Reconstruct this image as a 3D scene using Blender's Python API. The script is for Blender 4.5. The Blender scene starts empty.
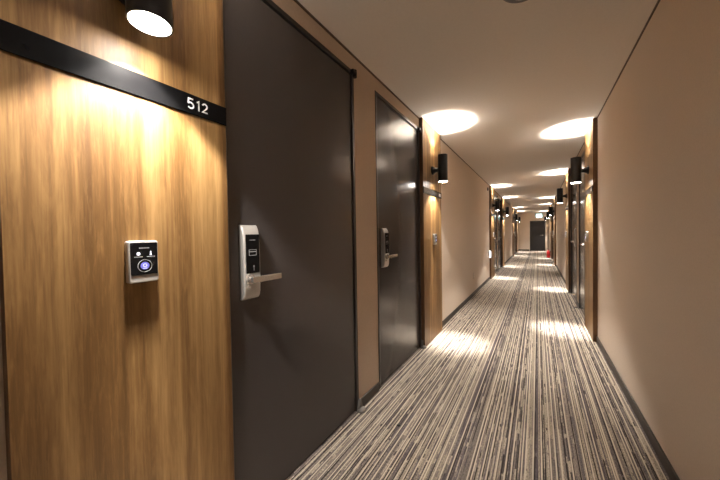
import bpy, bmesh, math, random
from mathutils import Vector, Matrix

scene = bpy.context.scene
COL = scene.collection
PI = math.pi

# ------------------------------------------------------------------ camera
EYE = 1.1506
YAW, PITCH, ROLL, FPX = 0.5492, -0.01974, -0.01606, 290.0
cam_data = bpy.data.cameras.new('camera')
cam_data.sensor_fit = 'HORIZONTAL'
cam_data.sensor_width = 36.0
cam_data.lens = FPX / 720.0 * 36.0
cam_data.clip_start = 0.02
cam = bpy.data.objects.new('camera', cam_data)
COL.objects.link(cam)
fwd = Vector((-math.sin(YAW) * math.cos(PITCH), math.cos(YAW) * math.cos(PITCH), math.sin(PITCH)))
rgt = Vector((math.cos(YAW), math.sin(YAW), 0))
upv = rgt.cross(fwd)
r2 = rgt * math.cos(ROLL) + upv * math.sin(ROLL)
u2 = upv * math.cos(ROLL) - rgt * math.sin(ROLL)
M4 = Matrix((r2, u2, -fwd)).transposed().to_4x4()
M4.translation = Vector((0, 0, EYE))
cam.matrix_world = M4
scene.camera = cam

# ------------------------------------------------------------------ world and exposure
world = bpy.data.worlds.new('world')
scene.world = world
world.use_nodes = True
world.node_tree.nodes['Background'].inputs[0].default_value = (1.0, 0.85, 0.7, 1)
world.node_tree.nodes['Background'].inputs[1].default_value = 0.0
vs = scene.view_settings
vs.view_transform = 'Standard'
vs.look = 'None'
vs.gamma = 1.0
vs.use_curve_mapping = False
vs.exposure = 1.36
scene.cycles.diffuse_bounces = 8
scene.cycles.max_bounces = 12
scene.cycles.sample_clamp_indirect = 6.0
LAMP_DOWN = 46.0
LAMP_UP = 38.0
LAMP_CORE = 190.0
LAMP_COLOR = (1.0, 0.925, 0.835)

# ------------------------------------------------------------------ key dimensions (metres)
A = 1.005        # left wall plane at x = -A
B = 0.526        # right wall plane at x = +B
H = 2.30
Y_BACK, Y_END = -3.6, 20.25
TP = 0.039       # how far the wood panels stand out from the wall
PW = 0.626       # panel width
DOOR_H = 2.195
D1, D1E, D2, D2E = 0.626, 1.562, 1.850, 2.767   # door openings measured from a group's start
GL = 3.393
LEFT_GROUPS = [0.030, 7.72, 15.41]
RIGHT_GROUPS = [3.797, 11.49]
RIGHT_LAST = 19.1

# ------------------------------------------------------------------ materials
def new_mat(name):
    m = bpy.data.materials.new(name)
    m.use_nodes = True
    nt = m.node_tree
    b = nt.nodes['Principled BSDF']
    return m, nt, b

def plain(name, col, rough=0.5, metal=0.0, var=0.06, scale=30.0, emit=None, estr=0.0, bump=0.0, spec=0.5, coat=0.0):
    """a procedural material: colour broken up by a little noise"""
    m, nt, b = new_mat(name)
    tc = nt.nodes.new('ShaderNodeTexCoord')
    no = nt.nodes.new('ShaderNodeTexNoise')
    no.inputs['Scale'].default_value = scale
    no.inputs['Detail'].default_value = 4
    nt.links.new(tc.outputs['Object'], no.inputs['Vector'])
    rp = nt.nodes.new('ShaderNodeValToRGB')
    lo = tuple(c * (1 - var) for c in col)
    hi = tuple(min(1, c * (1 + var)) for c in col)
    rp.color_ramp.elements[0].position = 0.3
    rp.color_ramp.elements[0].color = (*lo, 1)
    rp.color_ramp.elements[1].position = 0.7
    rp.color_ramp.elements[1].color = (*hi, 1)
    nt.links.new(no.outputs['Fac'], rp.inputs['Fac'])
    nt.links.new(rp.outputs['Color'], b.inputs['Base Color'])
    b.inputs['Roughness'].default_value = rough
    b.inputs['Metallic'].default_value = metal
    b.inputs['Specular IOR Level'].default_value = spec
    b.inputs['Coat Weight'].default_value = coat
    b.inputs['Coat Roughness'].default_value = 0.1
    if emit:
        b.inputs['Emission Color'].default_value = (*emit, 1)
        b.inputs['Emission Strength'].default_value = estr
    if bump:
        bp = nt.nodes.new('ShaderNodeBump')
        bp.inputs['Strength'].default_value = bump
        bp.inputs['Distance'].default_value = 0.002
        nt.links.new(no.outputs['Fac'], bp.inputs['Height'])
        nt.links.new(bp.outputs['Normal'], b.inputs['Normal'])
    return m

def math_node(nt, op, a, b=None, c=None):
    n = nt.nodes.new('ShaderNodeMath')
    n.operation = op
    for i, v in enumerate((a, b, c)):
        if v is None:
            continue
        if isinstance(v, (int, float)):
            n.inputs[i].default_value = v
        else:
            nt.links.new(v, n.inputs[i])
    return n.outputs[0]

def mix_col(nt, fac, a, b):
    n = nt.nodes.new('ShaderNodeMix')
    n.data_type = 'RGBA'
    for sock, v in ((n.inputs[0], fac), (n.inputs[6], a), (n.inputs[7], b)):
        if isinstance(v, (int, float)):
            sock.default_value = v
        elif isinstance(v, tuple):
            sock.default_value = (*v, 1)
        else:
            nt.links.new(v, sock)
    return n.outputs[2]

def wood_material():
    m, nt, b = new_mat('wood_veneer')
    tc = nt.nodes.new('ShaderNodeTexCoord')
    oi = nt.nodes.new('ShaderNodeObjectInfo')
    off = nt.nodes.new('ShaderNodeVectorMath'); off.operation = 'ADD'
    cmb = nt.nodes.new('ShaderNodeCombineXYZ')
    rnd = math_node(nt, 'MULTIPLY', oi.outputs['Random'], 37.0)
    nt.links.new(rnd, cmb.inputs[1]); nt.links.new(rnd, cmb.inputs[2])
    nt.links.new(tc.outputs['Object'], off.inputs[0]); nt.links.new(cmb.outputs[0], off.inputs[1])
    def noise(sc, detail, rough=0.55, dist=0.0, scale=1.0):
        mp = nt.nodes.new('ShaderNodeMapping')
        mp.inputs['Scale'].default_value = sc
        nt.links.new(off.outputs[0], mp.inputs['Vector'])
        n = nt.nodes.new('ShaderNodeTexNoise')
        n.inputs['Scale'].default_value = scale
        n.inputs['Detail'].default_value = detail
        n.inputs['Roughness'].default_value = rough
        n.inputs['Distortion'].default_value = dist
        nt.links.new(mp.outputs[0], n.inputs['Vector'])
        return n.outputs['Fac']
    broad = noise((11, 11, 0.22), 3, 0.5, 0.15)
    streak = noise((75, 75, 0.6), 5, 0.6, 0.1)
    figure = noise((34, 34, 3.2), 4, 0.6, 1.4)
    fine = noise((260, 260, 5.0), 3, 0.6)
    fleck = noise((130, 130, 12.0), 4, 0.65, 0.4)
    rp = nt.nodes.new('ShaderNodeValToRGB')
    cr = rp.color_ramp
    cr.elements[0].position = 0.36; cr.elements[0].color = (0.052, 0.023, 0.006, 1)
    cr.elements[1].position = 0.64; cr.elements[1].color = (0.335, 0.200, 0.078, 1)
    e = cr.elements.new(0.50); e.color = (0.150, 0.077, 0.024, 1)
    v = math_node(nt, 'MULTIPLY_ADD', broad, 0.66, 0.0)
    v = math_node(nt, 'MULTIPLY_ADD', streak, 0.16, v)
    v = math_node(nt, 'MULTIPLY_ADD', figure, 0.18, v)
    nt.links.new(v, rp.inputs['Fac'])
    f2 = nt.nodes.new('ShaderNodeMapRange')
    f2.inputs['From Min'].default_value = 0.52; f2.inputs['From Max'].default_value = 0.70
    f2.inputs['To Max'].default_value = 0.36
    nt.links.new(fine, f2.inputs['Value'])
    c = mix_col(nt, f2.outputs[0], rp.outputs['Color'], (0.085, 0.038, 0.012))
    f3 = nt.nodes.new('ShaderNodeMapRange')
    f3.inputs['From Min'].default_value = 0.50; f3.inputs['From Max'].default_value = 0.72
    f3.inputs['To Max'].default_value = 0.2
    nt.links.new(fleck, f3.inputs['Value'])
    c = mix_col(nt, f3.outputs[0], c, (0.42, 0.25, 0.10))
    nt.links.new(c, b.inputs['Base Color'])
    b.inputs['Roughness'].default_value = 0.48
    b.inputs['Specular IOR Level'].default_value = 0.35
    bp = nt.nodes.new('ShaderNodeBump')
    bp.inputs['Strength'].default_value = 0.12; bp.inputs['Distance'].default_value = 0.001
    nt.links.new(fine, bp.inputs['Height']); nt.links.new(bp.outputs['Normal'], b.inputs['Normal'])
    return m

def carpet_material():
    m, nt, b = new_mat('striped_carpet')
    tc = nt.nodes.new('ShaderNodeTexCoord')
    sp = nt.nodes.new('ShaderNodeSeparateXYZ')
    nt.links.new(tc.outputs['Object'], sp.inputs[0])
    X, Y = sp.outputs[0], sp.outputs[1]
    def wn(v):
        n = nt.nodes.new('ShaderNodeTexWhiteNoise'); n.noise_dimensions = '1D'
        nt.links.new(v, n.inputs['W']); return n.outputs['Value']
    def noise2(vx, vy):
        cb = nt.nodes.new('ShaderNodeCombineXYZ')
        nt.links.new(vx, cb.inputs[0]); nt.links.new(vy, cb.inputs[1])
        n = nt.nodes.new('ShaderNodeTexNoise'); n.noise_dimensions = '2D'
        n.inputs['Scale'].default_value = 1.0; n.inputs['Detail'].default_value = 2.5
        nt.links.new(cb.outputs[0], n.inputs['Vector']); return n.outputs['Fac']
    # coloured yarn columns, 11 mm wide, whose colour changes along the run
    u = math_node(nt, 'DIVIDE', X, 0.0065)
    cell = math_node(nt, 'FLOOR', u)
    rv = wn(cell)
    wob = noise2(math_node(nt, 'MULTIPLY', cell, 7.31), math_node(nt, 'MULTIPLY', Y, 4.5))
    r = math_node(nt, 'FRACT', math_node(nt, 'ADD', rv, math_node(nt, 'MULTIPLY', math_node(nt, 'SUBTRACT', wob, 0.5), 0.55)))
    rp = nt.nodes.new('ShaderNodeValToRGB'); cr = rp.color_ramp; cr.interpolation = 'CONSTANT'
    cols = [(0.0, (0.085, 0.073, 0.072)), (0.09, (0.16, 0.138, 0.142)), (0.26, (0.28, 0.243, 0.210)),
            (0.50, (0.36, 0.312, 0.252)), (0.74, (0.225, 0.193, 0.175)), (0.86, (0.44, 0.385, 0.315))]
    cr.elements[0].position = 0; cr.elements[0].color = (*cols[0][1], 1)
    cr.elements[1].position = cols[1][0]; cr.elements[1].color = (*cols[1][1], 1)
    for p_, c_ in cols[2:]:
        e = cr.elements.new(p_); e.color = (*c_, 1)
    nt.links.new(r, rp.inputs['Fac'])
    col = rp.outputs['Color']
    # wider plum-grey bands that fade in and out
    ub = math_node(nt, 'DIVIDE', X, 0.023)
    cb_ = math_node(nt, 'FLOOR', ub)
    rb = wn(math_node(nt, 'ADD', cb_, 91.0))
    wb = noise2(math_node(nt, 'MULTIPLY', cb_, 3.77), math_node(nt, 'MULTIPLY', Y, 1.1))
    band = math_node(nt, 'MULTIPLY', math_node(nt, 'GREATER_THAN', rb, 0.74), math_node(nt, 'GREATER_THAN', wb, 0.42))
    col = mix_col(nt, math_node(nt, 'MULTIPLY', band, 0.6), col, (0.100, 0.084, 0.092))
    # yarn mottling
    mo = noise2(math_node(nt, 'MULTIPLY', X, 260.0), math_node(nt, 'MULTIPLY', Y, 95.0))
    sh = nt.nodes.new('ShaderNodeMapRange')
    sh.inputs['From Min'].default_value = 0.3; sh.inputs['From Max'].default_value = 0.7
    sh.inputs['To Min'].default_value = 0.58; sh.inputs['To Max'].default_value = 1.42
    nt.links.new(mo, sh.inputs['Value'])
    vm = nt.nodes.new('ShaderNodeVectorMath'); vm.operation = 'SCALE'
    nt.links.new(col, vm.inputs[0]); nt.links.new(sh.outputs[0], vm.inputs['Scale'])
    col = vm.outputs[0]
    # thin cream lines and thin dark lines
    def line(period, width, seed, prob):
        ul = math_node(nt, 'DIVIDE', X, period)
        cl = math_node(nt, 'FLOOR', ul)
        fr = math_node(nt, 'FRACT', ul)
        s = wn(math_node(nt, 'ADD', cl, seed))
        keep = math_node(nt, 'LESS_THAN', wn(math_node(nt, 'ADD', cl, seed + 311.0)), prob)
        p0 = math_node(nt, 'MULTIPLY', s, 1.0 - width / period)
        d = math_node(nt, 'SUBTRACT', fr, p0)
        ins = math_node(nt, 'MULTIPLY', math_node(nt, 'GREATER_THAN', d, 0.0), math_node(nt, 'LESS_THAN', d, width / period))
        return math_node(nt, 'MULTIPLY', ins, keep), cl
    dk, cl = line(0.027, 0.0048, 17.0, 0.75)
    brk = noise2(math_node(nt, 'MULTIPLY', cl, 5.13), math_node(nt, 'MULTIPLY', Y, 3.1))
    dk = math_node(nt, 'MULTIPLY', dk, math_node(nt, 'GREATER_THAN', brk, 0.40))
    col = mix_col(nt, dk, col, (0.040, 0.032, 0.030))
    cm, _ = line(0.031, 0.0058, 53.0, 0.90)
    col = mix_col(nt, math_node(nt, 'MULTIPLY', cm, 0.95), col, (0.64, 0.575, 0.46))
    nt.links.new(col, b.inputs['Base Color'])
    b.inputs['Roughness'].default_value = 0.95
    b.inputs['Specular IOR Level'].default_value = 0.1
    bp = nt.nodes.new('ShaderNodeBump'); bp.inputs['Strength'].default_value = 0.4; bp.inputs['Distance'].default_value = 0.002
    nt.links.new(mo, bp.inputs['Height']); nt.links.new(bp.outputs['Normal'], b.inputs['Normal'])
    return m

WOOD = wood_material()
CARPET = carpet_material()
EDGE = plain('dark_edge_band', (0.115, 0.055, 0.022), 0.5, var=0.15, scale=8)
WALL = plain('wall_covering', (0.68, 0.58, 0.485), 0.75, var=0.04, scale=120, bump=0.15, spec=0.25)
SURROUND = plain('door_surround_tint', (0.55, 0.435, 0.335), 0.75, var=0.04, scale=120, bump=0.15, spec=0.25)
CEIL = plain('ceiling_paint', (0.75, 0.685, 0.61), 0.85, var=0.02, scale=60, spec=0.2)
BASE = plain('baseboard_vinyl', (0.042, 0.033, 0.029), 0.5, var=0.1)
TRIM = plain('ceiling_reveal', (0.10, 0.062, 0.04), 0.6, var=0.1)
DOOR = plain('door_steel', (0.080, 0.071, 0.071), 0.21, metal=0.3, var=0.05, scale=400, spec=0.5)
FRAME = plain('frame_steel', (0.035, 0.030, 0.028), 0.32, metal=0.3, var=0.05)
BLACK = plain('black_metal', (0.007, 0.007, 0.008), 0.38, spec=0.35, var=0.1, scale=200)
GLOSS = plain('black_acrylic', (0.005, 0.005, 0.0055), 0.22, var=0.1, spec=0.2)
WHITE = plain('white_print', (0.82, 0.82, 0.82), 0.5, var=0.02)
GREYP = plain('grey_print', (0.36, 0.36, 0.37), 0.5, var=0.02)
SILVER = plain('satin_silver', (0.54, 0.52, 0.495), 0.36, metal=0.55, var=0.03, scale=300)
CHROME = plain('brushed_chrome', (0.74, 0.71, 0.68), 0.22, metal=0.9, var=0.03, scale=300)
GREYM = plain('cast_grey_metal', (0.17, 0.16, 0.15), 0.5, metal=0.2, var=0.1)
LENS = plain('lit_diffuser', (0.9, 0.88, 0.85), 0.4, var=0.01, emit=(1.0, 0.95, 0.88), estr=45.0)
BLUE = plain('blue_backlight', (0.08, 0.08, 0.3), 0.4, var=0.02, emit=(0.20, 0.18, 0.9), estr=0.12)
PALEBLUE = plain('pale_blue_backlight', (0.4, 0.4, 0.7), 0.4, var=0.02, emit=(0.5, 0.5, 1.0), estr=0.25)
ICON = plain('white_backlight', (0.7, 0.7, 0.8), 0.4, var=0.02, emit=(0.8, 0.8, 1.0), estr=0.22)
RED = plain('red_enamel', (0.62, 0.018, 0.02), 0.3, var=0.06)
DARKRED = plain('dark_red_label', (0.40, 0.03, 0.025), 0.4, var=0.2, scale=60)
SIGNGREEN = plain('lit_sign_face', (0.5, 0.9, 0.8), 0.4, var=0.02, emit=(0.48, 0.90, 1.0), estr=3.2)
GREEN = plain('sign_green', (0.05, 0.4, 0.25), 0.4, var=0.02, emit=(0.10, 0.55, 0.40), estr=1.2)
NIGHT = plain('lit_guide_face', (0.8, 0.85, 0.95), 0.4, var=0.02, emit=(0.85, 0.90, 1.0), estr=8.0)
PLASTIC = plain('ivory_plastic', (0.62, 0.54, 0.45), 0.45, var=0.03)
GREYPL = plain('grey_plastic', (0.16, 0.15, 0.15), 0.5, var=0.05)
ENDDOOR = plain('end_door_steel', (0.030, 0.028, 0.028), 0.4, metal=0.3, var=0.05)

# ------------------------------------------------------------------ mesh helpers
def box(bm, x0, x1, y0, y1, z0, z1, bev=0.0, seg=2):
    g = bmesh.ops.create_cube(bm, size=1.0)
    vs_ = g['verts']
    for v in vs_:
        v.co = Vector(((x0 + x1) / 2 + v.co.x * (x1 - x0), (y0 + y1) / 2 + v.co.y * (y1 - y0), (z0 + z1) / 2 + v.co.z * (z1 - z0)))
    if bev > 0:
        es = list({e for v in vs_ for e in v.link_edges})
        bmesh.ops.bevel(bm, geom=es, offset=bev, segments=seg, profile=0.5, affect='EDGES')

def lathe(bm, prof, center=(0, 0, 0), axis='Z', seg=40, close=False):
    """prof: list of (radius, height along axis)"""
    rings = []
    for r, h in prof:
        ring = []
        for i in range(seg):
            t = 2 * PI * i / seg
            c, s = r * math.cos(t), r * math.sin(t)
            p = {'Z': (c, s, h), 'X': (h, c, s), 'Y': (s, h, c)}[axis]
            ring.append(bm.verts.new(Vector(p) + Vector(center)))
        rings.append(ring)
    for a_, b_ in zip(rings, rings[1:]):
        for i in range(seg):
            j = (i + 1) % seg
            bm.faces.new((a_[i], a_[j], b_[j], b_[i]))
    if close:
        for i in range(seg):
            j = (i + 1) % seg
            bm.faces.new((rings[-1][i], rings[-1][j], rings[0][j], rings[0][i]))
    else:
        bm.faces.new(list(reversed(rings[0])))
        bm.faces.new(rings[-1])

def rrect(y0, y1, z0, z1, r, n=6):
    pts = []
    for cy, cz, t0 in ((y1 - r, z1 - r, 0), (y0 + r, z1 - r, PI / 2), (y0 + r, z0 + r, PI), (y1 - r, z0 + r, 1.5 * PI)):
        for i in range(n + 1):
            t = t0 + PI / 2 * i / n
            pts.append((cy + r * math.cos(t), cz + r * math.sin(t)))
    return pts

def slab(bm, loops):
    """loops: list of (x, [(y, z)...]) with equal counts: a solid skinned between outlines facing +X"""
    rings = [[bm.verts.new((x, y, z)) for y, z in pts] for x, pts in loops]
    n = len(rings[0])
    for a_, b_ in zip(rings, rings[1:]):
        for i in range(n):
            j = (i + 1) % n
            bm.faces.new((a_[i], a_[j], b_[j], b_[i]))
    bm.faces.new(list(reversed(rings[0])))
    bm.faces.new(rings[-1])

def rplate(bm, x0, x1, y0, y1, z0, z1, r, edge=0.001):
    slab(bm, [(x0, rrect(y0, y1, z0, z1, r)), (x1 - edge, rrect(y0, y1, z0, z1, r)),
              (x1, rrect(y0 + edge, y1 - edge, z0 + edge, z1 - edge, max(r - edge, 0.0002)))])

def tube(bm, pts, r, seg=10):
    pts = [Vector(p) for p in pts]
    rings = []
    for i, p in enumerate(pts):
        d = (pts[min(i + 1, len(pts) - 1)] - pts[max(i - 1, 0)]).normalized()
        n = d.cross(Vector((0.31, 0.17, 0.93))).normalized()
        m_ = d.cross(n)
        rings.append([bm.verts.new(p + (n * math.cos(2 * PI * k / seg) + m_ * math.sin(2 * PI * k / seg)) * r) for k in range(seg)])
    for a_, b_ in zip(rings, rings[1:]):
        for k in range(seg):
            j = (k + 1) % seg
            bm.faces.new((a_[k], a_[j], b_[j], b_[k]))
    bm.faces.new(list(reversed(rings[0]))); bm.faces.new(rings[-1])

def ribbon(bm, pts, w, x0, x1):
    """a flat stroke of constant width through (y, z) points, standing from x0 to x1"""
    n = len(pts)
    L, R = [], []
    for i, (y, z) in enumerate(pts):
        def unit(a, b):
            d = Vector((b[0] - a[0], b[1] - a[1])); return d.normalized()
        d0 = unit(pts[max(i - 1, 0)], pts[max(i, 1)]); d1 = unit(pts[min(i, n - 2)], pts[min(i + 1, n - 1)])
        m = (d0 + d1).normalized()
        nr = Vector((-m.y, m.x))
        k = w / 2 / max(0.55, nr.dot(Vector((-d0.y, d0.x))))
        L.append((y + nr.x * k, z + nr.y * k)); R.append((y - nr.x * k, z - nr.y * k))
    q = [[bm.verts.new((x, *p)) for p in side] for x in (x0, x1) for side in (L, R)]
    l0, r0, l1, r1 = q
    for i in range(n - 1):
        bm.faces.new((l1[i], l1[i + 1], r1[i + 1], r1[i]))
        bm.faces.new((l0[i], r0[i], r0[i + 1], l0[i + 1]))
        bm.faces.new((l0[i], l0[i + 1], l1[i + 1], l1[i]))
        bm.faces.new((r0[i], r1[i], r1[i + 1], r0[i + 1]))
    bm.faces.new((l0[0], l1[0], r1[0], r0[0])); bm.faces.new((l0[-1], r0[-1], r1[-1], l1[-1]))

def obj(name, bm, mat, parent=None, smooth=False, flip=False):
    if flip:
        for v in bm.verts:
            v.co.y = -v.co.y
    bmesh.ops.recalc_face_normals(bm, faces=bm.faces[:])
    me = bpy.data.meshes.new(name)
    bm.to_mesh(me); bm.free()
    me.materials.append(mat)
    if smooth:
        for p in me.polygons:
            p.use_smooth = True
        try:
            me.set_sharp_from_angle(angle=math.radians(35))
        except Exception:
            pass
    o = bpy.data.objects.new(name, me)
    COL.objects.link(o)
    if parent:
        o.parent = parent
    return o

def NB():
    return bmesh.new()

def empty(name, loc=(0, 0, 0), rz=0.0):
    o = bpy.data.objects.new(name, None)
    COL.objects.link(o)
    o.empty_display_size = 0.1
    o.location = loc
    o.rotation_euler = (0, 0, rz)
    return o

def tag(o, label, cat, group=None):
    o['label'] = label; o['category'] = cat
    if group:
        o['group'] = group
    return o

def struct(o, label=None):
    o['kind'] = 'structure'
    if label:
        o['label'] = label
    return o

def copy_tree(o, parent=None):
    c = o.copy()
    COL.objects.link(c)
    if parent:
        c.parent = parent
    for ch in [k for k in ALL_CHILDREN(o)]:
        copy_tree(ch, c)
    return c

def ALL_CHILDREN(o):
    return [k for k in bpy.data.objects if k.parent == o]

def put(o, side, y, z=0.0, out=0.0):
    """left wall: local +X points into the corridor; right wall: turned half round"""
    if side < 0:
        o.location = (-A + out, y, z); o.rotation_euler = (0, 0, 0)
    else:
        o.location = (B - out, y, z); o.rotation_euler = (0, 0, PI)
    return o

def text_mesh(name, body, size, mat, parent, x, y, z, thick=0.0006, weight=0.0):
    cu = bpy.data.curves.new(name, 'FONT')
    cu.body = body; cu.size = size; cu.extrude = thick; cu.offset = weight
    cu.align_x = 'CENTER'; cu.align_y = 'CENTER'; cu.resolution_u = 6
    tmp = bpy.data.objects.new(name + '_curve', cu)
    COL.objects.link(tmp)
    dg = bpy.context.evaluated_depsgraph_get(); dg.update()
    me = bpy.data.meshes.new_from_object(tmp.evaluated_get(dg))
    bpy.data.objects.remove(tmp); bpy.data.curves.remove(cu)
    me.transform(Matrix(((0, 0, 1, x), (1, 0, 0, y), (0, 1, 0, z), (0, 0, 0, 1))))
    me.materials.clear(); me.materials.append(mat)
    o = bpy.data.objects.new(name, me)
    COL.objects.link(o); o.parent = parent
    return o

# ------------------------------------------------------------------ room shell
left_doors = [(g + a0, g + a1) for g in LEFT_GROUPS for a0, a1 in ((D1, D1E), (D2, D2E))]
right_doors = [(g + a0, g + a1) for g in RIGHT_GROUPS for a0, a1 in ((D1, D1E), (D2, D2E))]

bm = NB(); box(bm, -A - 0.2, B + 0.2, Y_BACK - 0.2, Y_END + 0.2, -0.12, 0.0)
floor = struct(obj('floor', bm, CARPET), 'carpet floor with narrow lengthwise stripes in cream, taupe and plum')
bm = NB(); box(bm, -A - 0.2, B + 0.2, Y_BACK - 0.2, Y_END + 0.2, H, H + 0.12)
struct(obj('ceiling', bm, CEIL), 'plain beige painted corridor ceiling')

def wall_with_openings(name, x0, x1, doors, label):
    bm_ = NB()
    y = Y_BACK
    for d0, d1 in doors:
        box(bm_, x0, x1, y, d0, 0, H)
        box(bm_, x0, x1, d0, d1, DOOR_H, H)
        y = d1
    box(bm_, x0, x1, y, Y_END, 0, H)
    o = struct(obj(name, bm_, WALL), label)
    o.data.materials.append(SURROUND)                     # wall colour tinted browner around each pair of doors
    for f in o.data.polygons:
        yc = f.center.y
        if any(doors[k][0] < yc < doors[k + 1][1] for k in range(0, len(doors) - 1, 2)):
            f.material_index = 1
    return o

wall_with_openings('wall_left', -A - 0.14, -A, left_doors, 'taupe wall with recessed dark doors on the left')
wall_with_openings('wall_right', B, B + 0.14, right_doors, 'plain taupe wall running along the right side')
ED0, ED1, EDH = -0.385, 0.40, 1.785
bm = NB()
box(bm, -A - 0.14, ED0, Y_END, Y_END + 0.14, 0, H)
box(bm, ED1, B + 0.14, Y_END, Y_END + 0.14, 0, H)
box(bm, ED0, ED1, Y_END, Y_END + 0.14, EDH, H)
struct(obj('wall_end', bm, WALL), 'beige wall closing the far end of the corridor')
bm = NB(); box(bm, -A - 0.14, B + 0.14, Y_BACK - 0.14, Y_BACK, 0, H)
struct(obj('wall_back', bm, WALL))

def baseboard(name, side, y0, y1):
    bm_ = NB()
    if side < 0:
        box(bm_, -A, -A + 0.010, y0, y1, 0, 0.062, 0.002)
    else:
        box(bm_, B - 0.010, B, y0, y1, 0, 0.062, 0.002)
    return struct(obj(name, bm_, BASE))

# runs of baseboard between doors and panels
prev = Y_BACK
for g in LEFT_GROUPS:
    baseboard('baseboard_left', -1, prev, g if g > 1 else 0.127)
    baseboard('baseboard_left', -1, g + D1E + 0.012, g + D2 - 0.012)
    prev = min(g + GL, Y_END)
baseboard('baseboard_left', -1, prev, Y_END)
prev = Y_BACK
for g in RIGHT_GROUPS:
    baseboard('baseboard_right', 1, prev, g)
    baseboard('baseboard_right', 1, g + D1E + 0.012, g + D2 - 0.012)
    prev = g + GL
baseboard('baseboard_right', 1, prev, RIGHT_LAST)
bm = NB(); box(bm, -A, ED0 - 0.04, Y_END - 0.010, Y_END, 0, 0.07, 0.002)
struct(obj('baseboard_end', bm, BASE))

# dark reveal along wall heads
def reveal(name, x0, x1, spans):
    bm_ = NB()
    for y0, y1 in spans:
        box(bm_, x0, x1, y0, y1, H - 0.011, H)
    return struct(obj(name, bm_, TRIM))
spl, prev = [], Y_BACK
for g in LEFT_GROUPS:
    spl += [(prev, g), (g + PW, g + D2E)]; prev = min(g + GL, Y_END)
spl.append((prev, Y_END))
reveal('trim_1', -A, -A + 0.006, spl)
spr, prev = [], Y_BACK
for g in RIGHT_GROUPS:
    spr += [(prev, g), (g + PW, g + D2E)]; prev = g + GL
spr.append((prev, RIGHT_LAST))
reveal('trim_2', B - 0.006, B, spr)

# ------------------------------------------------------------------ doors
LOCK_Z0 = 0.895

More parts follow.
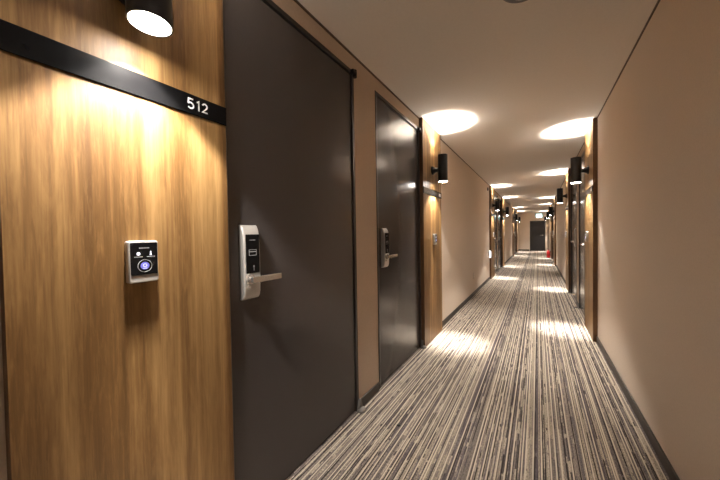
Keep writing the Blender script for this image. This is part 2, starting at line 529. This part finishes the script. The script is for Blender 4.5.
def make_door(n, width, fl):
    """local: opening from y=0 (near jamb) to y=width; wall plane at x=0; fl mirrors for the right wall"""
    root = empty('door_%d' % n)
    struct(root)
    # steel frame: two jambs and a head, standing 3 mm proud
    jw = 0.026
    bm_ = NB()
    for y0, y1 in ((0.0, jw), (width - jw, width)):
        box(bm_, -0.10, 0.004, y0, y1, 0, DOOR_H, 0.0025)
    box(bm_, -0.10, 0.004, jw, width - jw, DOOR_H - jw, DOOR_H, 0.0025)
    obj('frame', bm_, FRAME, root, flip=fl)
    # leaf
    bm_ = NB()
    box(bm_, -0.052, -0.006, jw + 0.003, width - jw - 0.003, 0.006, DOOR_H - jw - 0.003, 0.002)
    obj('leaf', bm_, DOOR, root, flip=fl)
    # pivots on the far jamb, top and bottom
    bm_ = NB()
    box(bm_, -0.006, 0.026, width - 0.040, width + 0.006, DOOR_H - 0.030, DOOR_H - 0.004, 0.004)
    lathe(bm_, [(0.0135, DOOR_H - 0.044), (0.0145, DOOR_H - 0.042), (0.0145, DOOR_H - 0.001), (0.012, DOOR_H + 0.002)], (0.014, width - 0.006, 0), seg=24)
    obj('pivot_hinge', bm_, BLACK, root, True, fl)
    bm_ = NB()
    lathe(bm_, [(0.029, 0.001), (0.032, 0.006), (0.029, 0.014), (0.022, 0.021), (0.010, 0.024)], (0.024, width - 0.002, 0), seg=28)
    tab = lambda k: [(width - 0.004 + yy * k, zz) for yy, zz in ((-0.020, 0.010), (0.024, 0.010), (0.023, 0.030), (0.012, 0.062), (0.004, 0.076), (-0.004, 0.076), (-0.010, 0.062), (-0.018, 0.030))]
    slab(bm_, [(0.004, tab(1.0)), (0.018, tab(1.0)), (0.022, tab(0.8))])
    obj('floor_pivot', bm_, GREYM, root, True, fl)
    # electronic lock
    ly0, ly1 = 0.075, 0.153
    z0, z1 = LOCK_Z0, LOCK_Z0 + 0.300
    bm_ = NB()
    n_ = 9
    prof = []
    # a bowed body: side section in x-z, thick at mid, rounding away at the top and bottom
    zs = [z0, z0 + 0.004, z0 + 0.012, z0 + 0.03, z0 + 0.08, z0 + 0.15, z0 + 0.225, z0 + 0.262, z0 + 0.284, z0 + 0.295, z1]
    xs = [0.004, 0.013, 0.019, 0.023, 0.025, 0.025, 0.0245, 0.0215, 0.015, 0.008, 0.0]
    rows = []
    for zz, xx in zip(zs, xs):
        e_ = min(0.004, max(0.0, xx * 0.4))
        rows.append([bm_.verts.new(p) for p in ((-0.006, ly0, zz), (xx - e_, ly0, zz), (xx, ly0 + 0.004, zz), (xx, ly1 - 0.004, zz), (xx - e_, ly1, zz), (-0.006, ly1, zz))])
    for a_, b_ in zip(rows, rows[1:]):
        for k in range(6):
            j = (k + 1) % 6
            bm_.faces.new((a_[k], a_[j], b_[j], b_[k]))
    bm_.faces.new(rows[0]); bm_.faces.new(list(reversed(rows[-1])))
    lock = obj('lock', bm_, SILVER, root, True, fl)
    bm_ = NB(); rplate(bm_, 0.0235, 0.0262, ly0 + 0.008, ly1 - 0.006, z0 + 0.106, z0 + 0.262, 0.003)
    obj('reader_window', bm_, GLOSS, lock, False, fl)
    yc = (ly0 + ly1) / 2
    x0, x1 = 0.0258, 0.0267
    bm_ = NB()
    for k in range(7):                                    # the maker's line of tiny letters
        box(bm_, x0, x1, yc - 0.0140 + k * 0.0040, yc - 0.0112 + k * 0.0040, z0 + 0.2375, z0 + 0.2410)
    obj('maker_mark', bm_, GREYP, lock, False, fl)
    bm_ = NB()                                            # outline of a key card with a stripe
    box(bm_, x0, x1, yc - 0.018, yc + 0.018, z0 + 0.1995, z0 + 0.2015)
    box(bm_, x0, x1, yc - 0.018, yc + 0.018, z0 + 0.1770, z0 + 0.1790)
    for yy in (yc - 0.018, yc + 0.016):
        box(bm_, x0, x1, yy, yy + 0.002, z0 + 0.1785, z0 + 0.2000)
    box(bm_, x0, x1, yc - 0.017, yc + 0.017, z0 + 0.1910, z0 + 0.1945)
    obj('card_symbol', bm_, GREYP, lock, False, fl)
    bm_ = NB()
    box(bm_, x0, x1, yc + 0.0028, yc + 0.0052, z0 + 0.116, z0 + 0.134)
    lathe(bm_, [(0.0035, x0), (0.0035, x1)], (0, yc + 0.004, z0 + 0.134), axis='X', seg=16)
    obj('key_symbol', bm_, GREYP, lock, False, fl)
    # lever handle
    hz = z0 + 0.083
    bm_ = NB()
    lathe(bm_, [(0.021, 0.0235), (0.021, 0.029), (0.019, 0.031), (0.0115, 0.032), (0.0110, 0.058), (0.010, 0.060)], (0, ly0 + 0.026, hz), axis='X', seg=32)
    slab(bm_, [(0.047, rrect(ly0 + 0.012, ly0 + 0.158, hz - 0.011, hz + 0.011, 0.003)),
               (0.0475, rrect(ly0 + 0.011, ly0 + 0.159, hz - 0.012, hz + 0.012, 0.003)),
               (0.060, rrect(ly0 + 0.011, ly0 + 0.159, hz - 0.012, hz + 0.012, 0.003)),
               (0.061, rrect(ly0 + 0.012, ly0 + 0.158, hz - 0.011, hz + 0.011, 0.003))])
    obj('handle', bm_, CHROME, lock, True, fl)
    bm_ = NB()
    lathe(bm_, [(0.006, 0.024), (0.006, 0.0275), (0.0045, 0.0285)], (0, ly0 + 0.020, z0 + 0.052), axis='X', seg=20)
    obj('thumb_button', bm_, CHROME, lock, True, fl)
    return root

W1, W2 = D1E - D1, D2E - D2
num = 0
protos = {}
LEFT_DOOR_LABELS = ['large dark steel door nearest the camera, beside the 512 sign',
                    'second dark steel door on the left, glossy with lamp glare',
                    'third dark door on the left, beyond the long taupe wall',
                    'fourth dark door on the left, beyond the long taupe wall',
                    'dark door near the end of the left wall', 'last dark door on the left wall']
RIGHT_DOOR_LABELS = ['nearest dark steel door on the right wall', 'second dark steel door on the right wall',
                     'third dark door on the right wall', 'dark door before the red fire extinguisher']
for side, groups, labels in ((-1, LEFT_GROUPS, LEFT_DOOR_LABELS), (1, RIGHT_GROUPS, RIGHT_DOOR_LABELS)):
    k = 0
    for g in groups:
        for w, off in ((W1, D1), (W2, D2)):
            num += 1
            key = (side, off)
            if key in protos:
                d = copy_tree(protos[key]); d.name = 'door_%d' % num
            else:
                d = make_door(num, w, side > 0); protos[key] = d
            put(d, side, g + off)
            struct(d, labels[k]); k += 1

# door at the corridor's end
ed = empty('door_%d' % (num + 1), (0, Y_END, 0)); struct(ed, 'dark plain door in the end wall under the lit exit sign')
bm = NB()
for x0, x1 in ((ED0, ED0 + 0.04), (ED1 - 0.04, ED1)):
    box(bm, x0, x1, -0.012, 0.10, 0, EDH, 0.003)
box(bm, ED0 + 0.04, ED1 - 0.04, -0.012, 0.10, EDH - 0.04, EDH, 0.003)
obj('frame', bm, FRAME, ed)
bm = NB(); box(bm, ED0 + 0.043, ED1 - 0.043, 0.01, 0.055, 0.006, EDH - 0.043, 0.002); obj('leaf', bm, ENDDOOR, ed)
bm = NB()
lathe(bm, [(0.024, -0.004), (0.024, 0.010)], (0.27, 0, 0.93), axis='Y', seg=20)
box(bm, 0.15, 0.28, -0.045, -0.030, 0.922, 0.938, 0.003)
box(bm, 0.262, 0.278, -0.032, 0.0, 0.922, 0.938)
obj('handle', bm, CHROME, ed)

# ------------------------------------------------------------------ wood panels, signs, readers, lights
def make_panel(w):
    bm_ = NB()
    box(bm_, 0.0, TP, 0.0, w, 0.0, H - 0.001, 0.0012, 1)
    o = obj('wood_panel', bm_, WOOD)
    o.data.materials.append(EDGE)                         # dark edge banding on the two narrow sides
    for f in o.data.polygons:
        if abs(f.normal.y) > 0.5:
            f.material_index = 1
    return o

def make_sign(number, w=PW):
    """number strip the full width of a panel, local y 0..PW, x=0 is the panel's face"""
    bm_ = NB()
    box(bm_, 0.0, 0.005, 0.0, w, 0.0, 0.064, 0.001, 1)
    s = obj('number_sign', bm_, GLOSS)
    x0, x1, h = 0.0048, 0.0058, 0.0315
    yc, zb = w - 0.103, 0.0165
    if number == '512':
        q = h / 10.0
        five = [(2.6, 10), (-2.0, 10), (-2.5, 5.6)] + [(-0.1 + 2.9 * math.cos(t), 3.3 + 2.9 * math.sin(t)) for t in [math.radians(135 - 20 * k) for k in range(15)]]
        one = [(-1.5, 8.3), (0.45, 9.95), (0.45, 0.0)]
        two = [(2.45 * math.cos(t), 7.3 + 2.45 * math.sin(t)) for t in [math.radians(170 - 21 * k) for k in range(10)]] + [(1.7, 5.2), (-2.5, 0.75), (2.8, 0.75)]
        for dy, pts in ((-0.0245, five), (0.0005, one), (0.0225, two)):
            bm_ = NB(); ribbon(bm_, [(yc + dy + a_ * q, zb + b_ * q) for a_, b_ in pts], 0.0047, x0, x1)
            obj('digit', bm_, WHITE, s)
    else:
        for k in range(3):
            bm_ = NB(); box(bm_, x0, x1 + 0.0004, PW - 0.105 + k * 0.024, PW - 0.089 + k * 0.024, 0.016, 0.050)
            obj('digit', bm_, WHITE, s)
    return s

def make_reader():
    """card reader, local y centred, z from 0 to 0.116"""
    w, h = 0.073, 0.116
    bm_ = NB()
    slab(bm_, [(0.0, rrect(-w / 2, w / 2, 0, h, 0.006)), (0.019, rrect(-w / 2, w / 2, 0, h, 0.006)),
               (0.0225, rrect(-w / 2 + 0.0025, w / 2 - 0.0025, 0.0025, h - 0.0025, 0.005))])
    body = obj('card_reader', bm_, SILVER, smooth=True)
    bm_ = NB(); rplate(bm_, 0.021, 0.0240, -w / 2 + 0.004, w / 2 - 0.003, 0.021, h - 0.005, 0.003)
    obj('face', bm_, GLOSS, body)
    x0, x1 = 0.0237, 0.0246
    bm_ = NB()
    for k in range(7):
        box(bm_, x0, x1, -0.0120 + k * 0.0036, -0.0095 + k * 0.0036, 0.0945, 0.0975)
    obj('maker_mark', bm_, GREYP, body)
    for c in (-0.014, 0.016):                             # tiny captions under the two symbols
        bm_ = NB()
        for k in range(6):
            box(bm_, x0, x1, c - 0.0100 + k * 0.0034, c - 0.0075 + k * 0.0034, 0.0705, 0.0725)
        obj('caption', bm_, GREYP, body)
    bm_ = NB()
    lathe(bm_, [(0.0046, x0), (0.0046, x1)], (0, -0.014, 0.0800), axis='X', seg=20)
    obj('status_symbol', bm_, ICON, body)
    bm_ = NB()
    slab(bm_, [(x0, [(0.0132, 0.0750), (0.0188, 0.0750), (0.0172, 0.0825), (0.0178, 0.0855), (0.0160, 0.0872), (0.0142, 0.0855), (0.0148, 0.0825)]),
               (x1, [(0.0132, 0.0750), (0.0188, 0.0750), (0.0172, 0.0825), (0.0178, 0.0855), (0.0160, 0.0872), (0.0142, 0.0855), (0.0148, 0.0825)])])
    obj('status_symbol', bm_, ICON, body)
    cy, cz = 0.001, 0.046
    bm_ = NB()
    lathe(bm_, [(0.0166, x0), (0.0175, x0), (0.0175, x1), (0.0166, x1)], (0, cy, cz), axis='X', seg=40, close=True)
    obj('touch_ring', bm_, GREYP, body)
    bm_ = NB(); lathe(bm_, [(0.0108, x0), (0.0108, x1 - 0.0003)], (0, cy, cz), axis='X', seg=32)
    bl = obj('touch_button', bm_, BLUE, body)
    bm_ = NB()
    lathe(bm_, [(0.0030, x0), (0.0052, x0), (0.0052, x1 + 0.0003), (0.0030, x1 + 0.0003)], (0, cy, cz + 0.0012), axis='X', seg=24, close=True)
    box(bm_, x0, x1 + 0.0003, cy - 0.005, cy + 0.005, cz - 0.0078, cz - 0.0058)
    obj('bell_symbol', bm_, PALEBLUE, bl)
    return body

LR, LD, LZ0, LZ1 = 0.050, 0.112, 1.694, 1.978      # light: radius, stand-off from panel, bottom, top

def spot(name, parent, z, down, core=False, dx=0.0, share=1.0):
    l = bpy.data.lights.new(name, 'SPOT')
    l.energy = LAMP_CORE if core else LAMP_DOWN if down else LAMP_UP
    l.energy *= share
    l.color = LAMP_COLOR
    l.spot_size = math.radians(28 if core else 101)
    l.spot_blend = 1.0 if core else 0.3
    l.shadow_soft_size = 0.018
    o = bpy.data.objects.new(name, l)
    COL.objects.link(o)
    o.location = (LD + dx, 0, z)
    o.rotation_euler = (0, -math.radians(4) if core else 0, 0) if down else (PI, 0, 0)
    o.parent = parent
    return o

def make_light():
    """up-and-down cylinder light, origin on the panel face at floor level"""
    root = empty('wall_light')
    bm_ = NB()
    lathe(bm_, [(LR, LZ0), (LR, LZ1), (LR - 0.004, LZ1), (LR - 0.004, LZ0)], (LD, 0, 0), seg=48, close=True)
    obj('cylinder', bm_, BLACK, root, True)
    zc = 1.826
    bm_ = NB()
    lathe(bm_, [(0.047, 0.0), (0.047, 0.010), (0.040, 0.014), (0.024, 0.040), (0.022, LD - LR + 0.006)], (0, 0, zc), axis='X', seg=32)
    obj('mount', bm_, BLACK, root, True)
    for z_, nm in ((LZ0 + 0.0015, 'lower_lens'), (LZ1 - 0.0075, 'upper_lens')):
        bm_ = NB(); lathe(bm_, [(LR - 0.0035, z_), (LR - 0.0035, z_ + 0.006)], (LD, 0, 0), seg=48)
        obj(nm, bm_, LENS, root)
    for dx in (-0.032, 0.024):                            # the lens is a wide source, nearest the panel at its rear rim
        spot('lamp_down', root, LZ0 - 0.002, True, dx=dx, share=0.5)
    spot('lamp_core', root, LZ0 - 0.002, True, True)
    spot('lamp_up', root, LZ1 + 0.002, False)
    return root

FIRST_Y = 0.127                                       # the nearest panel is a little narrower
FIRST_W = LEFT_GROUPS[0] + PW - FIRST_Y
PANELS = [  # side, y0, place words
    (-1, FIRST_Y, 'in the left foreground'),
    (-1, LEFT_GROUPS[0] + D2E, 'just past the second left door'),
    (-1, LEFT_GROUPS[1], 'at the far end of the long left wall'),
    (-1, LEFT_GROUPS[1] + D2E, 'past the fourth left door'),
    (-1, LEFT_GROUPS[2], 'far down the left wall, second last'),
    (-1, LEFT_GROUPS[2] + D2E, 'far down the left wall, last'),
    (1, RIGHT_GROUPS[0], 'at the end of the bare right wall'),
    (1, RIGHT_GROUPS[0] + D2E, 'past the two nearest right doors'),
    (1, RIGHT_GROUPS[1], 'far down the right wall, third along'),
    (1, RIGHT_GROUPS[1] + D2E, 'in front of the fire extinguisher'),
    (1, RIGHT_LAST, 'in the last right corner by the end door'),
]
p0, s0, rd0, li0 = None, None, None, None
for i, (side, y0, words) in enumerate(PANELS):
    # for the right wall local +Y runs back towards the camera, so start from the far edge
    pw = FIRST_W if i == 0 else PW
    ys = y0 if side < 0 else y0 + pw
    yc = y0 + pw / 2
    if i == 0:
        p = make_panel(FIRST_W)
    elif p0 is None:
        p = p0 = make_panel(PW)
    else:
        p = copy_tree(p0)
    put(p, side, ys)
    tag(p, 'tall wood-grain wall panel ' + words, 'panel', 'wood wall panels beside the doors')
    if i == 0:
        s = make_sign('512', FIRST_W)
    elif s0 is None:
        s = s0 = make_sign(None)
    else:
        s = copy_tree(s0)
    put(s, side, ys, 1.552, TP)
    tag(s, ('black strip sign reading 512 across the nearest wood panel' if i == 0 else
            'black number strip on the wood panel ' + words), 'sign', 'black room number strips')
    rdr = make_reader() if rd0 is None else copy_tree(rd0)
    rd0 = rd0 or rdr
    put(rdr, side, yc + (-0.014 if i == 0 else 0.02), 1.026, TP)
    tag(rdr, 'silver card reader on the wood panel ' + words, 'card reader', 'card readers on the wood panels')
    li = make_light() if li0 is None else copy_tree(li0)
    li0 = li0 or li
    put(li, side, yc - 0.020 if i == 0 else yc - 0.01, 0.009 if i == 0 else 0, TP)
    tag(li, 'black cylinder light on the wood panel ' + words, 'wall light', 'black up-and-down wall lights')

# ------------------------------------------------------------------ small fittings
# fire extinguisher
fe = empty('fire_extinguisher', (0.405, 15.05, 0))
tag(fe, 'red fire extinguisher standing on the carpet by the far right wall', 'fire extinguisher')
bm = NB()
lathe(bm, [(0.060, 0.0), (0.066, 0.006), (0.066, 0.24), (0.062, 0.275), (0.045, 0.300), (0.022, 0.315), (0.020, 0.335)], seg=32)
obj('cylinder', bm, RED, fe, True)
bm = NB(); lathe(bm, [(0.0665, 0.09), (0.0672, 0.092), (0.0672, 0.17), (0.0665, 0.172)], seg=32)
obj('instruction_band', bm, DARKRED, fe, True)
bm = NB()
lathe(bm, [(0.019, 0.333), (0.019, 0.360), (0.012, 0.366)], seg=20)
obj('valve', bm, GREYM, fe, True)
bm = NB()
box(bm, -0.10, 0.02, -0.010, 0.010, 0.362, 0.372, 0.003); box(bm, -0.085, 0.0, -0.008, 0.008, 0.392, 0.401, 0.003)
box(bm, -0.012, 0.006, -0.006, 0.006, 0.362, 0.400)
obj('handle', bm, BLACK, fe)
bm = NB(); tube(bm, [(0.015, -0.01, 0.350), (0.05, -0.045, 0.345), (0.072, -0.062, 0.30), (0.07, -0.06, 0.20), (0.062, -0.05, 0.10)], 0.009)
obj('hose', bm, BLACK, fe, True)

# exit sign over the end door
es = empty('exit_sign', (0.085, Y_END - 0.002, 2.075))
tag(es, 'small lit exit sign glowing white-green over the end door', 'exit sign')
bm = NB(); box(bm, -0.15, 0.15, -0.045, 0.0, -0.105, 0.105, 0.004); obj('housing', bm, PLASTIC, es)
bm = NB(); box(bm, -0.138, 0.138, -0.049, -0.043, -0.093, 0.093, 0.002); fc = obj('face', bm, SIGNGREEN, es)
bm = NB()   # running figure, arrow and doorway
box(bm, 0.03, 0.10, -0.0505, -0.0485, -0.07, 0.07)
box(bm, -0.075, -0.03, -0.0505, -0.0485, -0.012, 0.030); box(bm, -0.058, -0.04, -0.0505, -0.0485, 0.036, 0.056)
box(bm, -0.105, -0.06, -0.0505, -0.0485, -0.05, -0.028); box(bm, -0.045, -0.015, -0.0505, -0.0485, -0.065, -0.02)
obj('running_figure', bm, GREEN, fc)

# low guide light on the left wall before the third panel
gl = empty('guide_light', (-A, 7.56, 0.62))
tag(gl, 'small glowing white guide light low on the left wall', 'guide light')
bm = NB(); rplate(bm, 0.0, 0.030, -0.06, 0.06, -0.085, 0.085, 0.012, 0.004); obj('housing', bm, PLASTIC, gl)
bm = NB(); rplate(bm, 0.028, 0.040, -0.048, 0.048, -0.072, 0.072, 0.010, 0.004); obj('lens', bm, NIGHT, gl)

# round detector high on the left wall
bm = NB(); lathe(bm, [(0.040, 0.0), (0.040, 0.018), (0.030, 0.030), (0.012, 0.034)], axis='X', seg=28)
sn = obj('wall_sensor', bm, GREYPL, smooth=True); sn.location = (-A, 7.42, 2.165)
tag(sn, 'small round grey sensor high on the left taupe wall below the ceiling', 'sensor')
bm = NB(); lathe(bm, [(0.010, 0.033), (0.008, 0.038)], axis='X', seg=20); obj('lens', bm, WHITE, sn)

# socket on the left wall
so = empty('wall_socket', (-A, 5.62, 0.30)); tag(so, 'pale socket plate low on the long taupe left wall', 'socket')
bm = NB(); rplate(bm, 0.0, 0.009, -0.036, 0.036, 0.0, 0.115, 0.004, 0.002); obj('plate', bm, PLASTIC, so)
bm = NB()
for zc in (0.036, 0.080):
    lathe(bm, [(0.017, 0.0085), (0.017, 0.0105), (0.015, 0.0115)], (0, 0, zc), axis='X', seg=24)
sk = obj('outlet', bm, WHITE, so)

# ceiling detector just inside the top of the frame
cd = empty('ceiling_detector', (-0.045, 1.56, H)); tag(cd, 'round dark detector on the ceiling at the top edge', 'detector')
bm = NB(); lathe(bm, [(0.085, -0.034), (0.098, -0.024), (0.100, 0.0)], seg=40); obj('base', bm, GREYPL, cd, True)
bm = NB(); lathe(bm, [(0.030, -0.050), (0.052, -0.046), (0.060, -0.033)], seg=32); obj('chamber', bm, PLASTIC, cd, True)

# dark scrap on the carpet
random.seed(4)
bm = NB()
pts = []
for k in range(9):
    t = 2 * PI * k / 9
    r = random.uniform(0.008, 0.017)
    pts.append((r * math.cos(t) * 1.3, r * math.sin(t)))
lo = [bm.verts.new((x, y, 0.0005)) for x, y in pts]
hi = [bm.verts.new((x * .7, y * .7, 0.004 + random.uniform(0, .003))) for x, y in pts]
for k in range(9):
    j = (k + 1) % 9
    bm.faces.new((lo[k], lo[j], hi[j], hi[k]))
bm.faces.new(hi); bm.faces.new(list(reversed(lo)))
sc = obj('carpet_scrap', bm, BLACK); sc.location = (-0.714, 1.582, 0)
tag(sc, 'tiny dark scrap lying on the striped carpet near the first door', 'scrap')
